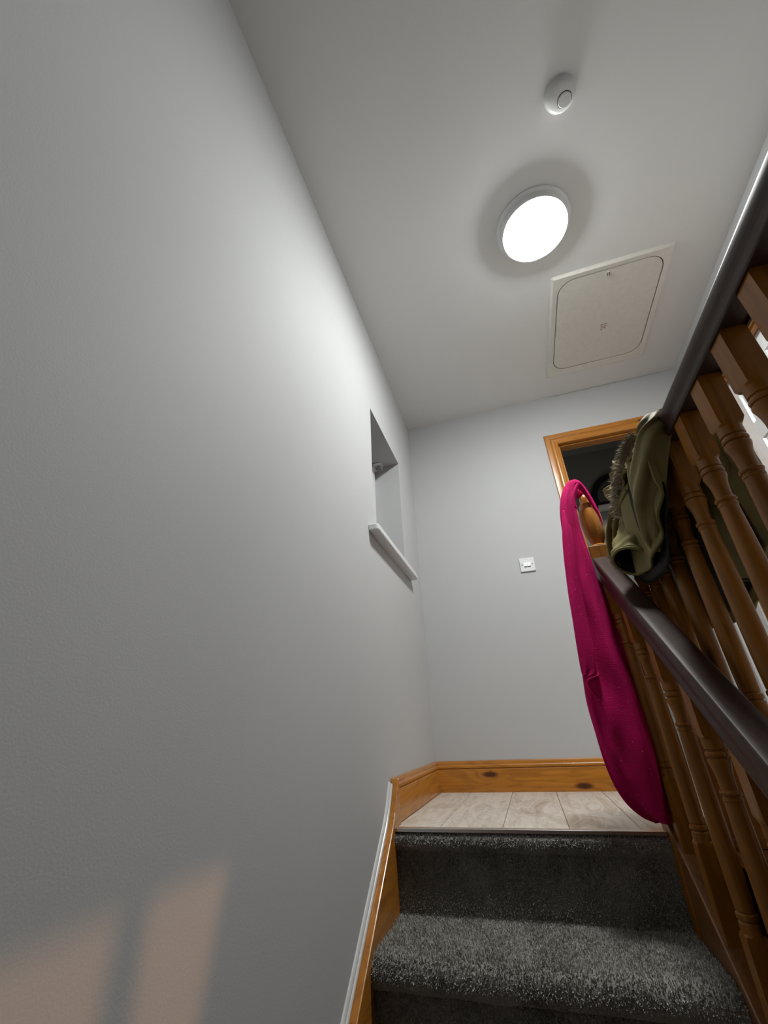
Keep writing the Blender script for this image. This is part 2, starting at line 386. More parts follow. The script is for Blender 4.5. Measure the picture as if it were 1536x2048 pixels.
panel_door('door_2', (XR + 0.098, RY1 - 0.003, 0.006), math.radians(-90.0), 'closed white panelled door in the right wall behind the balusters')
# ---------------------------------------------- small room beyond the end doorway
RB = 0.86
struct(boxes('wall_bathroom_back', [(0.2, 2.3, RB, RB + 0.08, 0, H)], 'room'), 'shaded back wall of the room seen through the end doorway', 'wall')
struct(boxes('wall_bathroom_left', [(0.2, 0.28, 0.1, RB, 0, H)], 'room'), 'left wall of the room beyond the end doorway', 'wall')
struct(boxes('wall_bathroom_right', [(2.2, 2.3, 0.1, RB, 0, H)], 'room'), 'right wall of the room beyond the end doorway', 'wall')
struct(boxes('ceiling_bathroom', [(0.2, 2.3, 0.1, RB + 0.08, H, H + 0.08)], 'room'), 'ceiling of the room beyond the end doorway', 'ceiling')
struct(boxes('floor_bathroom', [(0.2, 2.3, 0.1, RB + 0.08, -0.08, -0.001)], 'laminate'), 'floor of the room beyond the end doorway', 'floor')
# arched mirror on that wall
mx, mw, mz0, mz1 = 1.548, 0.215, 1.845, 2.145
def arch(hw, z0, zt, n=20):
    r = hw; P = [(hw, z0)]
    for k in range(n + 1):
        a = math.pi * k / n; P.append((r * math.cos(a), zt - r + r * math.sin(a)))
    P.append((-hw, z0)); return P
am = empty('arched_mirror', (mx, RB, mz0), 'arched mirror with a wide black frame in the dark room beyond the doorway', 'mirror')
A_, B_ = arch(mw, 0, mz1 - mz0), arch(mw - 0.045, 0.045, mz1 - mz0 - 0.045)
n_ = len(A_); v_ = []; f_ = []
for d in (-0.001, -0.03):
    v_ += [(u, d, w) for u, w in A_] + [(u, d, w) for u, w in B_]
for k in range(n_):
    k2 = (k + 1) % n_
    f_ += [(2 * n_ + k, 2 * n_ + k2, 3 * n_ + k2, 3 * n_ + k), (k, k2, 2 * n_ + k2, 2 * n_ + k), (n_ + k, n_ + k2, 3 * n_ + k2, 3 * n_ + k)]
pyd('frame', v_, f_, 'black', am)
prism('glass', B_, lambda u, w, t: (u, t, w), -0.001, -0.012, 'mirror', am)
sh = empty('wall_shelf', (1.548, RB, 1.815), 'white shelf under the black mirror beyond the end doorway', 'shelf')
# ---------------------------------------------- window
wn = empty('window_1', (-WD, (WY0 + WY1) / 2, WZ0)); struct(wn, 'small recessed window with white frame high on the left wall', 'window')
hw_ = (WY1 - WY0) / 2; hh_ = WZ1 - WZ0
boxes('window_frame', [(-0.05, 0.0, -hw_, -hw_ + 0.05, 0, hh_), (-0.05, 0.0, hw_ - 0.05, hw_, 0, hh_), (-0.05, 0, -hw_ + 0.05, hw_ - 0.05, 0, 0.05), (-0.05, 0, -hw_ + 0.05, hw_ - 0.05, hh_ - 0.05, hh_)], 'gloss_white', wn, 0.003)
boxes('sash', [(-0.045, 0.012, -hw_ + 0.042, -hw_ + 0.085, 0.042, hh_ - 0.042), (-0.045, 0.012, hw_ - 0.085, hw_ - 0.042, 0.042, hh_ - 0.042), (-0.045, 0.012, -hw_ + 0.085, hw_ - 0.085, 0.042, 0.085), (-0.045, 0.012, -hw_ + 0.085, hw_ - 0.085, hh_ - 0.085, hh_ - 0.042)], 'gloss_white', wn, 0.004)
boxes('pane', [(-0.022, -0.016, -hw_ + 0.08, hw_ - 0.08, 0.08, hh_ - 0.08)], 'glass', wn)
# sill board with rounded horns
SP, SY0, SY1 = 0.046, -1.035 - (WY0 + WY1) / 2, -0.285 - (WY0 + WY1) / 2
P_ = [(0.0, WY0 - (WY0 + WY1) / 2 + 0.001), (WD, WY0 - (WY0 + WY1) / 2 + 0.001), (WD, SY0)]
for cy, a0 in ((SY0 + 0.015, -90), (SY1 - 0.015, 0)):
    for k in range(6):
        a = math.radians(a0 + 18 * k); P_.append((WD + SP - 0.015 + 0.015 * math.cos(a), cy + 0.015 * math.sin(a)))
P_ += [(WD, SY1), (WD, WY1 - (WY0 + WY1) / 2 - 0.001), (0.0, WY1 - (WY0 + WY1) / 2 - 0.001)]
prism('window_sill', P_, lambda u, w, t: (u, w, t), -0.030, 0.0, 'gloss_white', wn, bev=0.005)
# bracket (blind end) under the soffit
br = boxes('blind_bracket', [(0.004, 0.012, hw_ - 0.062, hw_ - 0.004, hh_ - 0.032, hh_ - 0.002), (0.004, 0.062, hw_ - 0.062, hw_ - 0.004, hh_ - 0.006, hh_ - 0.002), (0.012, 0.058, hw_ - 0.012, hw_ - 0.006, hh_ - 0.03, hh_ - 0.004)], 'plastic', wn, 0.0015)
lathe('bracket_hub', [(0.0, 0.0), (0.011, 0.0), (0.011, 0.02), (0.006, 0.024), (0.0, 0.024)], 'steel', br, 20).matrix_local = Matrix.Translation((0.036, hw_ - 0.012, hh_ - 0.02)) @ Matrix.Rotation(math.radians(90), 4, 'X')
# shelf in the other room
boxes('shelf_board', [(-0.205, 0.205, -0.10, -0.002, 0, 0.018)], 'gloss_white', sh, 0.002)
for x in (-0.1, 0.1): boxes('bracket', [(x - 0.008, x + 0.008, -0.08, -0.002, -0.012, 0), (x - 0.008, x + 0.008, -0.014, -0.002, -0.07, -0.012)], 'steel', sh, 0.001)

# ================================================================== STAIRS
NST = 11
stair = empty('staircase', (0.43, LY, 0.0), 'carpeted staircase with pine side boards rising to the landing', 'staircase')
bpy.context.view_layer.update()
def carpet_profile(i):
    """(y,z) down from the front edge of step i (0 = landing) to the front edge of tread i+1"""
    y0 = LY - GO * i; z0 = -RISE * i; P = []
    if i == 0:
        P += [(y0 + 0.004, -0.010), (y0 - 0.008, -0.012), (y0 - 0.016, -0.020), (y0 - 0.018, -0.030), (y0 - 0.014, -0.042), (y0 - 0.004, -0.052), (y0 + 0.004, -0.062)]
    else:
        for k in range(0, 9):
            a = math.radians(90 + 22 * k); P.append((y0 + 0.008 + 0.034 * math.cos(a), z0 - 0.034 + 0.034 * math.sin(a)))
        P.append((y0 + 0.004, z0 - 0.074))
    y1 = LY - GO * (i + 1); z1 = -RISE * (i + 1)
    for k in range(1, 7): P.append((y0 + 0.006, P[-1][1] + ((z1 + 0.012) - P[-1][1]) * k / 6))
    P += [(y0 + 0.004, z1 + 0.005), (y0 - 0.003, z1 + 0.0005)]
    for k in range(1, 9): P.append((y0 - 0.003 + (y1 + 0.008 - (y0 - 0.003)) * k / 8, z1))
    return P
CX0, CX1 = 0.028, 0.852
for i in range(NST):
    P = carpet_profile(i); nx = 48; v = []; f = []
    m = len(P)
    for j in range(nx + 1):
        x = CX0 + (CX1 - CX0) * j / nx
        for (y, z) in P:
            d = 0.0035 * mnoise.noise(Vector((x * 9, y * 9, z * 9)))
            v.append((x - 0.43, y - LY + d, z + d))
    for j in range(nx):
        for k in range(m - 1):
            f.append((j * m + k, j * m + k + 1, (j + 1) * m + k + 1, (j + 1) * m + k))
    st_ = pyd('carpeted_step', v, f, 'carpet', stair, smooth=True)
    if i < 3:   # pile tufts as real geometry on the steps the camera sees
        A = np.array(P); seg = np.linalg.norm(np.diff(A, axis=0), axis=1); cum = np.concatenate([[0], np.cumsum(seg)])
        L = cum[-1]; cnt = int(L * (CX1 - CX0) / (0.0030 ** 2) * 0.9)
        s = RNG.random(cnt) * L; x = CX0 + RNG.random(cnt) * (CX1 - CX0)
        k = np.clip(np.searchsorted(cum, s) - 1, 0, len(seg) - 1); t = (s - cum[k]) / seg[k]
        p = A[k] + (A[k + 1] - A[k]) * t[:, None]; tg = (A[k + 1] - A[k]) / seg[k][:, None]
        nrm = np.stack([-tg[:, 1] * -1, tg[:, 0] * -1], 1)      # outward (y,z)
        nrm = np.where((nrm[:, :1] <= 0) | (nrm[:, 1:] > 0), nrm, nrm)
        # outward = towards -y / +z
        sgn = np.sign(-nrm[:, 0] * 0.5 + nrm[:, 1]); sgn[sgn == 0] = 1; nrm *= sgn[:, None]
        base = np.stack([x - 0.43, p[:, 0] - LY, p[:, 1]], 1)
        n3 = np.stack([np.zeros(cnt), nrm[:, 0], nrm[:, 1]], 1)
        t3 = np.stack([np.zeros(cnt), tg[:, 0], tg[:, 1]], 1); x3 = np.tile(np.array([[1.0, 0, 0]]), (cnt, 1))
        an = RNG.random(cnt) * 6.283; wdt = 0.0010 + 0.0009 * RNG.random(cnt); ln = 0.0035 + 0.0035 * RNG.random(cnt)
        ax = (np.cos(an)[:, None] * x3 + np.sin(an)[:, None] * t3) * wdt[:, None]
        tip = base + n3 * ln[:, None] + (RNG.random((cnt, 1)) - 0.5) * 0.006 * x3 + (RNG.random((cnt, 1)) - 0.5) * 0.006 * t3
        b2 = base - n3 * 0.001
        V = np.concatenate([b2 - ax, b2 + ax, tip + ax * 0.5, tip - ax * 0.5])
        me = bpy.data.meshes.new('carpet_pile'); me.vertices.add(len(V)); me.vertices.foreach_set('co', V.astype(np.float32).ravel())
        idx = np.arange(cnt); F = np.stack([idx, idx + cnt, idx + 2 * cnt, idx + 3 * cnt], 1).ravel()
        me.loops.add(4 * cnt); me.loops.foreach_set('vertex_index', F.astype(np.int32))
        me.polygons.add(cnt); me.polygons.foreach_set('loop_start', (np.arange(cnt) * 4).astype(np.int32))
        me.update(); me.validate()
        pl = link('carpet_pile', me, 'pile', st_); pl['kind'] = 'stuff'
# wall string: follows skirting end, then the rake
SL = RISE / GO
def str_poly(off, y_end, steep=True):
    top = [(-0.845, 0.139), (-0.853, 0.139), (-0.882, 0.090), (-0.912, 0.044), (-0.945, 0.005)]
    y = -0.945; ye = y_end
    top.append((ye, 0.005 + (ye - y) * SL))
    bot = [(ye, 0.005 + (ye - y) * SL - off), (-0.845, 0.139 - off)]
    return top + bot
YE = -3.7
o = prism('wall_string', str_poly(0.36, YE), lambda u, w, t: (t - 0.43, u - LY, w), 0.001, 0.030, 'pine_y', stair, bev=0.003)
# white bead along the top of the string
BD = [(0, 0), (0.011, 0), (0.0115, 0.006), (0.0095, 0.009), (0.007, 0.010), (0.0075, 0.014), (0.006, 0.019), (0.0035, 0.022), (0, 0.023)]
path = [(-0.866, 0.1205), (-0.882, 0.0935), (-0.912, 0.0475), (-0.945, 0.0085), (YE, 0.0085 + (YE + 0.945) * SL)]
v = []; f = []; nb = len(BD); npth = len(path)
dirs = [Vector((path[k + 1][0] - path[k][0], path[k + 1][1] - path[k][1])).normalized() for k in range(npth - 1)]
dd = [dirs[0]] + [(dirs[k] + dirs[k + 1]).normalized() for k in range(npth - 2)] + [dirs[-1]]
for (y, z), d in zip(path, dd):
    nn = Vector((d.y, -d.x))
    if nn.y < 0: nn = -nn
    for u, w in BD: v.append((u, y + nn.x * w, z + nn.y * w))
for s_ in range(npth - 1):
    for k in range(nb): f.append((s_ * nb + k, s_ * nb + (k + 1) % nb, (s_ + 1) * nb + (k + 1) % nb, (s_ + 1) * nb + k))
f += [tuple(range(nb)), tuple(range((npth - 1) * nb, npth * nb))]
bd = pyd('trim_3', v, f, 'gloss_white'); smooth_by_angle(bd, 0.5); struct(bd, 'white painted bead along the left stair side board', 'trim')
# outer string (right side)
OS = [(-0.957, LY + 0.957 - 0.02), (YE, 0)]
def pitch(y): return (y - LY) * SL
o = prism('outer_string', [(-0.93, pitch(-0.93) + 0.055), (YE, pitch(YE) + 0.055), (YE, pitch(YE) - 0.26), (-0.93, pitch(-0.93) - 0.26)], lambda u, w, t: (t - 0.43, u - LY, w), 0.853, 0.893, 'dark_pine', stair, bev=0.003)
o = prism('string_capping', [(-0.955, pitch(-0.955) + 0.056), (YE, pitch(YE) + 0.056), (YE, pitch(YE) + 0.078), (-0.955, pitch(-0.955) + 0.078)], lambda u, w, t: (t - 0.43, u - LY, w), 0.845, 0.903, 'dark_pine', stair, bev=0.004)
# aluminium edge strip on the landing edge
ts = prism('edge_strip', [(LY + 0.012, 0.0008), (LY - 0.012, 0.0008), (LY - 0.013, -0.006), (LY - 0.0150, -0.006), (LY - 0.0150, 0.0030), (LY - 0.0135, 0.0040), (LY + 0.010, 0.0036), (LY + 0.012, 0.0022)], lambda u, w, t: (t, u, w), 0.0195, 0.846, 'alu')
tag(ts, 'thin aluminium edge strip between laminate floor and carpeted step', 'floor strip')

# ================================================================== BALUSTRADES
HALF = [(0.0205, 0.008), (0.0205, 0.0), (0.0250, 0.0), (0.0268, 0.003), (0.0272, 0.010), (0.0250, 0.020), (0.0256, 0.029), (0.0290, 0.037), (0.0302, 0.045), (0.0302, 0.0605), (0.0294, 0.0645), (0.0272, 0.0672), (0.0240, 0.0682), (0.012, 0.0683)]
RAILP = HALF + [(0.0, 0.0683)] + [(-u, w) for u, w in reversed(HALF)]
def bal_mesh(top, bot):
    """turned baluster; z=0 at the lower end of the upper square block"""
    h = 0.0205; seg = 28
    rings = []
    def sq(z, hh, r=0.002):
        pts = []
        for k in range(seg):
            a = 2 * math.pi * (k + 0.5) / seg; c, s_ = math.cos(a), math.sin(a)
            q = hh / max(abs(c), abs(s_)); pts.append((c * q, s_ * q, z))
        return pts
    def circ(z, r): return [(r * math.cos(2 * math.pi * (k + 0.5) / seg), r * math.sin(2 * math.pi * (k + 0.5) / seg), z) for k in range(seg)]
    def blend(z, t, r):
        a = sq(z, h); b = circ(z, r); return [tuple(a[k][j] * (1 - t) + b[k][j] * t for j in range(3)) for k in range(seg)]
    rings += [sq(top, h), sq(0.010, h), blend(0.003, 0.45, 0.0205), blend(0.0, 1.0, 0.0198)]
    for r, z in [(0.0198, -0.018), (0.0170, -0.0195), (0.0170, -0.0215), (0.0200, -0.023), (0.0210, -0.027), (0.0200, -0.031), (0.0170, -0.0325), (0.0170, -0.0345), (0.0205, -0.036), (0.0208, -0.040), (0.0190, -0.046), (0.0165, -0.056), (0.0150, -0.068), (0.0146, -0.080), (0.0146, -0.088), (0.0175, -0.0895), (0.0188, -0.093), (0.0175, -0.0965), (0.0150, -0.098), (0.0150, -0.100), (0.0172, -0.102), (0.0172, -0.106), (0.0158, -0.108), (0.0172, -0.16), (0.0185, -0.24), (0.0190, -0.32), (0.0184, -0.39), (0.0174, -0.428), (0.0160, -0.430), (0.0195, -0.433), (0.0200, -0.437), (0.0195, -0.441), (0.0165, -0.443), (0.0195, -0.447), (0.0198, -0.462)]:
        rings.append(circ(z, r))
    rings += [blend(-0.465, 0.45, 0.0205), sq(-0.472, h), sq(bot, h)]
    v = [p for r in rings for p in r]; f = [tuple(range(seg)), tuple(range((len(rings) - 1) * seg, len(rings) * seg))]
    for i in range(len(rings) - 1):
        for k in range(seg):
            f.append((i * seg + k, i * seg + (k + 1) % seg, (i + 1) * seg + (k + 1) % seg, (i + 1) * seg + k))
    return v, f
# ---- landing guard
XG = 0.971; GZ = 0.874
RAILG = [(u * 0.97, w * 0.84) for u, w in RAILP]
lb = empty('landing_balustrade', (XG, -2.0, 0.0), 'dark handrail on turned pine balusters guarding the landing edge', 'balustrade')
o = prism('handrail', RAILG, lambda u, w, t: (u, t + 2.0, GZ + w), -4.3, -0.905, 'mahogany', lb, smooth=True)
boxes('base_rail', [(-0.032, 0.032, -2.3, 1.12, 0.0, 0.032)], 'dark_pine', lb, 0.004)
vb, fb = bal_mesh(0.118, -0.728)
gb = pyd('baluster', vb, fb, 'baluster', lb); smooth_by_angle(gb, 0.45)
GB0 = -1.702
ys = [GB0 + 0.1135 * k for k in range(-12, 7)]
for k, y in enumerate(ys):
    if k == 0: gb.location = (0, y + 2.0, GZ - 0.112); continue
    c = gb.copy(); COL.objects.link(c); c.parent = lb; c.location = (0, y + 2.0, GZ - 0.112)
boxes('fascia_board', [(-0.046, -0.034, -2.3, 1.13, -0.28, 0.014)], 'dark_pine', lb, 0.003)
# ---- raked stair balustrade
XS = 0.875; RS = 0.790
def rail_z(y): return 1.612 + RS * y - 0.0945      # underside
sb = empty('stair_balustrade', (XS, -0.912, 0.0), 'sloping dark handrail with newel post and turned balusters beside the steps', 'balustrade')
cs = 1 / math.sqrt(1 + RS * RS)
o = prism('handrail', RAILP, lambda u, w, t: (u, t + 0.912 - w * RS * cs * 1.0, rail_z(t) + w * cs), -3.6, -0.945, 'mahogany', sb, smooth=True)
for k in range(17):
    y = -1.012 - 0.1515 * k
    zt = rail_z(y) + 0.008; zref = zt - 0.115       # lower end of upper block
    zb = pitch(y) + 0.076
    v, f = bal_mesh(0.115, zb - zref)
    n_top = 28
    v = [(a, b, (c + b * RS) if c > 0.10 else ((c + b * SL) if c < -0.5 else c)) for a, b, c in v]
    b = pyd('baluster', v, f, 'baluster', sb); smooth_by_angle(b, 0.45)
    b.location = (0, y + 0.912, zref)
nw = empty('newel_tmp', (0, 0, 0)); bpy.data.objects.remove(nw)
NX = 0.894
np_ = boxes('newel_post', [(-0.045, 0.045, -0.045, 0.045, -0.28, 0.885)], 'baluster', sb, 0.004, loc=(NX - XS, 0, 0))
lathe('finial', [(0.0, 0.883), (0.034, 0.883), (0.036, 0.889), (0.030, 0.895), (0.022, 0.899), (0.024, 0.906), (0.031, 0.922), (0.037, 0.945), (0.0405, 0.972), (0.042, 1.000), (0.0415, 1.022), (0.039, 1.040), (0.0375, 1.046), (0.030, 1.0475), (0.0285, 1.050), (0.0285, 1.072), (0.026, 1.076), (0.019, 1.078), (0.018, 1.085), (0.020, 1.095), (0.0185, 1.108), (0.012, 1.118), (0.0, 1.121)], 'pine_z', np_, 40)

# ================================================================== THINGS ON WALLS AND CEILING
# ceiling light
LX, LYY = 0.945, -1.275
cl = empty('ceiling_light', (LX, LYY, H), 'round white ceiling light, switched on', 'ceiling light')
lathe('base_plate', [(0.0, 0.0), (0.168, 0.0), (0.170, -0.004), (0.168, -0.012), (0.160, -0.016), (0.150, -0.017)], 'plastic', cl, 72)
lathe('rim', [(0.150, -0.006), (0.1535, -0.010), (0.1535, -0.039), (0.150, -0.0465), (0.146, -0.0485), (0.143, -0.0465), (0.142, -0.02)], 'plastic', cl, 72)
lathe('diffuser', [(0.142, -0.046), (0.139, -0.0515), (0.130, -0.0558), (0.114, -0.0610), (0.08, -0.0685), (0.04, -0.0730), (0.0, -0.0745)], 'lamp', cl, 72)
# smoke alarm
sa = empty('smoke_alarm', (1.040, -1.735, H), 'white round smoke alarm on the ceiling', 'smoke alarm')
lathe('base', [(0.0, 0.0), (0.056, 0.0), (0.057, -0.004), (0.056, -0.010), (0.051, -0.011)], 'alarm', sa, 48)
lathe('cover', [(0.053, -0.009), (0.0555, -0.013), (0.0545, -0.022), (0.050, -0.031), (0.042, -0.037), (0.028, -0.0395), (0.0, -0.040)], 'alarm', sa, 48)
lathe('test_button', [(0.024, -0.0385), (0.0245, -0.043), (0.022, -0.0455), (0.0, -0.046)], 'alarm', sa, 36, loc=(0.010, 0.008, 0))
lathe('button_ring', [(0.0245, -0.0385), (0.0265, -0.0385), (0.0265, -0.0402), (0.0245, -0.0402)], 'screw', sa, 36, loc=(0.010, 0.008, 0))
# loft hatch
def rrect(x0, x1, y0, y1, r, n=8):
    P = []
    for cx, cy, a0 in ((x1 - r, y1 - r, 0), (x0 + r, y1 - r, 90), (x0 + r, y0 + r, 180), (x1 - r, y0 + r, 270)):
        for k in range(n + 1):
            a = math.radians(a0 + 90 * k / n); P.append((cx + r * math.cos(a), cy + r * math.sin(a)))
    return P
hx0, hx1, hy0, hy1 = 1.037, 1.636, -0.968, -0.207
hc = ((hx0 + hx1) / 2, (hy0 + hy1) / 2)
lh = empty('loft_hatch', (*hc, H), 'cream plastic loft hatch with rounded panel in the ceiling', 'hatch')
A_ = rrect(hx0, hx1, hy0, hy1, 0.012); A2 = rrect(hx0 + 0.012, hx1 - 0.012, hy0 + 0.012, hy1 - 0.012, 0.010)
B_ = rrect(hx0 + 0.036, hx1 - 0.036, hy0 + 0.036, hy1 - 0.061, 0.085)
n_ = len(A_); v_ = []
for P, z in ((A_, 0.0), (A_, -0.006), (A2, -0.015), (B_, -0.013), (B_, 0.03)): v_ += [(a - hc[0], b - hc[1], z) for a, b in P]
f_ = [(r * n_ + k, r * n_ + (k + 1) % n_, (r + 1) * n_ + (k + 1) % n_, (r + 1) * n_ + k) for r in range(4) for k in range(n_)]
o = pyd('frame', v_, f_, 'hatch', lh); smooth_by_angle(o, 0.3)
C_ = rrect(hx0 + 0.0405, hx1 - 0.0405, hy0 + 0.0405, hy1 - 0.0650, 0.081)
C2 = rrect(hx0 + 0.0425, hx1 - 0.0425, hy0 + 0.0425, hy1 - 0.0675, 0.079)
v_ = []
for P, z in ((C_, 0.03), (C_, -0.0095), (C2, -0.0115)): v_ += [(a - hc[0], b - hc[1], z) for a, b in P]
f_ = [(r * n_ + k, r * n_ + (k + 1) % n_, (r + 1) * n_ + (k + 1) % n_, (r + 1) * n_ + k) for r in range(2) for k in range(n_)] + [tuple(range(2 * n_, 3 * n_))]
pn = pyd('hatch_panel', v_, f_, 'hatch', lh)
lt = lathe('latch', [(0.013, -0.0112), (0.013, -0.0135), (0.011, -0.015), (0.0, -0.015)], 'hatch', pn, 24, loc=(1.326 - hc[0], -0.902 - hc[1], 0))
for dx in (-0.006, 0.006):
    s_ = boxes('latch_slot', [(-0.0016, 0.0016, -0.011, 0.011, -0.0162, -0.0148)], 'screw', pn); s_.location = (1.326 - hc[0] + dx, -0.902 - hc[1], 0); s_.rotation_euler = (0, 0, -0.2)
# worn printed mark near the middle of the panel
bl = []
for (x0, x1, y0, y1) in ((-.018, .018, -.022, -.017), (-.018, -.013, -.017, .0), (-.018, .010, .004, .009), (.006, .012, .009, .02), (-.010, .016, -.006, -.001), (-.018, -.004, .016, .021)):
    bl.append((x0, x1, y0, y1, -0.0119, -0.0114))
sk = boxes('printed_mark', bl, 'sticker', pn); sk.location = (1.353 - hc[0], -0.545 - hc[1], 0)
# light switch
lsx, lsz = 0.673, 1.165
ls = empty('light_switch', (lsx, 0, lsz), 'white two-gang light switch on the end wall', 'light switch')
boxes('plate', [(-0.043, 0.043, -0.0095, 0, -0.043, 0.043)], 'plastic', ls, 0.002)
for x in (-0.0105, 0.0105):
    v = [(x - 0.0085, -0.009, -0.0125), (x + 0.0085, -0.009, -0.0125), (x + 0.0085, -0.009, 0.0125), (x - 0.0085, -0.009, 0.0125),
         (x - 0.008, -0.0155, -0.012), (x + 0.008, -0.0155, -0.012), (x + 0.008, -0.0108, 0.012), (x - 0.008, -0.0108, 0.012)]
    pyd('rocker', v, [(0, 1, 2, 3), (4, 5, 6, 7), (0, 1, 5, 4), (1, 2, 6, 5), (2, 3, 7, 6), (3, 0, 4, 7)], 'plastic', ls)
    boxes('rocker_gap', [(x - 0.0085, x + 0.0085, -0.0102, -0.009, -0.0165, -0.0128)], 'screw', ls)
for x in (-0.0302, 0.0302):
    sc_ = lathe('screw', [(0.0033, 0.0), (0.0033, 0.0008), (0.0, 0.0010)], 'screw', ls, 16); sc_.matrix_local = Matrix.Translation((x, -0.0096, 0)) @ Matrix.Rotation(math.radians(90), 4, 'X')

# ================================================================== FLEECE ON THE NEWEL
def loop_body(name, rows, mat, parent, org, ncirc=96, nz=150, fold=0.010, seed=0.0, nf=5.0, cap=True):
    """rows: (z, xl, xr, yc, depth) -> closed soft garment volume with vertical folds"""
    R = crom([np.array(r) for r in rows], nz); v = []; f = []
    for i, (z, xl, xr, yc, dp) in enumerate(R):
        cx, hw = (xl + xr) / 2, max((xr - xl) / 2, 0.003)
        t = i / (nz - 1)
        for k in range(ncirc):
            a = 2 * math.pi * k / ncirc; c, s_ = math.cos(a), math.sin(a)
            ex = abs(c) ** 0.8 * (1 if c > 0 else -1); ey = abs(s_) ** 0.8 * (1 if s_ > 0 else -1)
            fd = fold * math.sin(t * 1.2) ** 0.7 if t > 0 else 0
            w = math.sin(nf * (c * 1.4 + 0.35 * math.sin(t * 5.0 + seed)) + seed) + 0.5 * math.sin(nf * 2.1 * c + 3.0 * t + seed * 2)
            nz_ = mnoise.noise(Vector((c * 2.2 + seed, s_ * 2.2, z * 7.0)))
            rr = fd * (0.55 * w * abs(s_) + 0.9 * nz_)
            v.append((cx + ex * hw + rr * c * 0.35 - org[0], yc + ey * dp + rr * (1 if s_ > 0 else -1) * 1.0 - org[1], z - org[2]))
    for i in range(nz - 1):
        for k in range(ncirc):
            f.append((i * ncirc + k, i * ncirc + (k + 1) % ncirc, (i + 1) * ncirc + (k + 1) % ncirc, (i + 1) * ncirc + k))
    if cap: f += [tuple(range(ncirc)), tuple(range((nz - 1) * ncirc, nz * ncirc))]
    return pyd(name, v, f, mat, parent, smooth=True)
def tube(name, pts, rad, mat, parent, org, n=60, seg=32, fold=0.0, seed=0.0, caps=True, flat=1.0, wrinkle=0.0, up=(0, 0, 1), open_end=False):
    P = crom(pts, n); Rr = crom([np.array([r]) for r in rad], n); v = []; f = []
    for i in range(n):
        d = Vector(P[min(i + 1, n - 1)] - P[max(i - 1, 0)]).normalized()
        s1 = d.cross(Vector(up));
        if s1.length < 1e-3: s1 = d.cross(Vector((0, 1, 0)))
        s1.normalize(); s2 = s1.cross(d).normalized(); r = max(float(Rr[i][0]), 0.0005); t = i / (n - 1)
        for k in range(seg):
            a = 2 * math.pi * k / seg
            q = r + fold * r * (math.sin(5 * a + seed + 2 * t) * 0.5 + mnoise.noise(Vector((math.cos(a) * 1.6 + seed, math.sin(a) * 1.6, t * 4)))) + wrinkle * r * math.sin(t * 26 + 1.5 * math.sin(a * 2 + seed) + seed)
            c = Vector(P[i]) + s1 * (math.cos(a) * q) + s2 * (math.sin(a) * q * flat)
            v.append((c.x - org[0], c.y - org[1], c.z - org[2]))
    for i in range(n - 1):
        for k in range(seg): f.append((i * seg + k, i * seg + (k + 1) % seg, (i + 1) * seg + (k + 1) % seg, (i + 1) * seg + k))
    if caps: f.append(tuple(range(seg)))
    if caps and not open_end: f.append(tuple(range((n - 1) * seg, n * seg)))
    return pyd(name, v, f, mat, parent, smooth=True)
fo = (0.80, -0.985, 0.02)
fc = empty('fleece_jacket', fo, 'bright magenta fleece garment hanging from the newel post', 'garment')
rows = [(1.168, .846, .872, -.962, .012), (1.150, .826, .882, -.964, .022), (1.115, .806, .866, -.975, .026), (1.06, .786, .846, -.985, .028), (0.98, .772, .838, -.990, .028), (0.90, .762, .838, -.990, .028),
        (0.80, .748, .842, -.992, .030), (0.69, .734, .846, -.994, .032), (0.58, .725, .848, -.996, .034), (0.47, .718, .849, -.998, .036), (0.38, .713, .858, -1.0, .038), (0.29, .711, .862, -1.0, .040),
        (0.22, .713, .864, -1.0, .040), (0.16, .721, .866, -.998, .038), (0.11, .735, .867, -.996, .034), (0.075, .754, .866, -.994, .028), (0.048, .782, .862, -.990, .020), (0.034, .812, .852, -.988, .010)]
loop_body('garment_body', rows, 'fleece', fc, fo, fold=0.019, seed=1.3, nf=3.2)
tube('sleeve', [(.790, -1.012, 1.02), (.778, -1.022, .92), (.762, -1.030, .78), (.746, -1.036, .62), (.736, -1.040, .48), (.734, -1.040, .40), (.742, -1.036, .36)], [0.006, 0.016, 0.020, 0.022, 0.024, 0.020, 0.006], 'fleece', fc, fo, fold=0.18, seed=0.4, n=80, seg=28)
loop_body('garment_back', [(0.74, .846, .880, -.974, .006), (0.68, .842, .895, -.974, .010), (0.5, .840, .905, -.974, .011), (0.3, .840, .912, -.974, .011), (0.15, .845, .912, -.974, .011), (0.06, .850, .905, -.974, .009), (0.045, .86, .89, -.974, .005)], 'fleece', fc, fo, ncirc=40, nz=50, fold=0.002, seed=2.2)
tube('collar', [(.826, -.990, 1.03), (.832, -.988, 1.085), (.846, -.98, 1.135), (.868, -.968, 1.150), (.890, -.955, 1.128), (.908, -.948, 1.075), (.919, -.945, 1.02), (.922, -.935, 0.97), (.915, -.92, .925)],
     [0.016, 0.017, 0.017, 0.0145, 0.011, 0.008, 0.006, 0.005, 0.004], 'fleece', fc, fo, fold=0.25, seed=2.0, n=70, seg=20)
tube('inner_collar', [(.86, -.93, 1.12), (.875, -.915, 1.135), (.895, -.905, 1.12), (.912, -.905, 1.07), (.92, -.90, 1.0)], [0.014, 0.018, 0.018, 0.012, 0.008], 'fleece', fc, fo, fold=0.2, seed=5.0, n=40, seg=18)

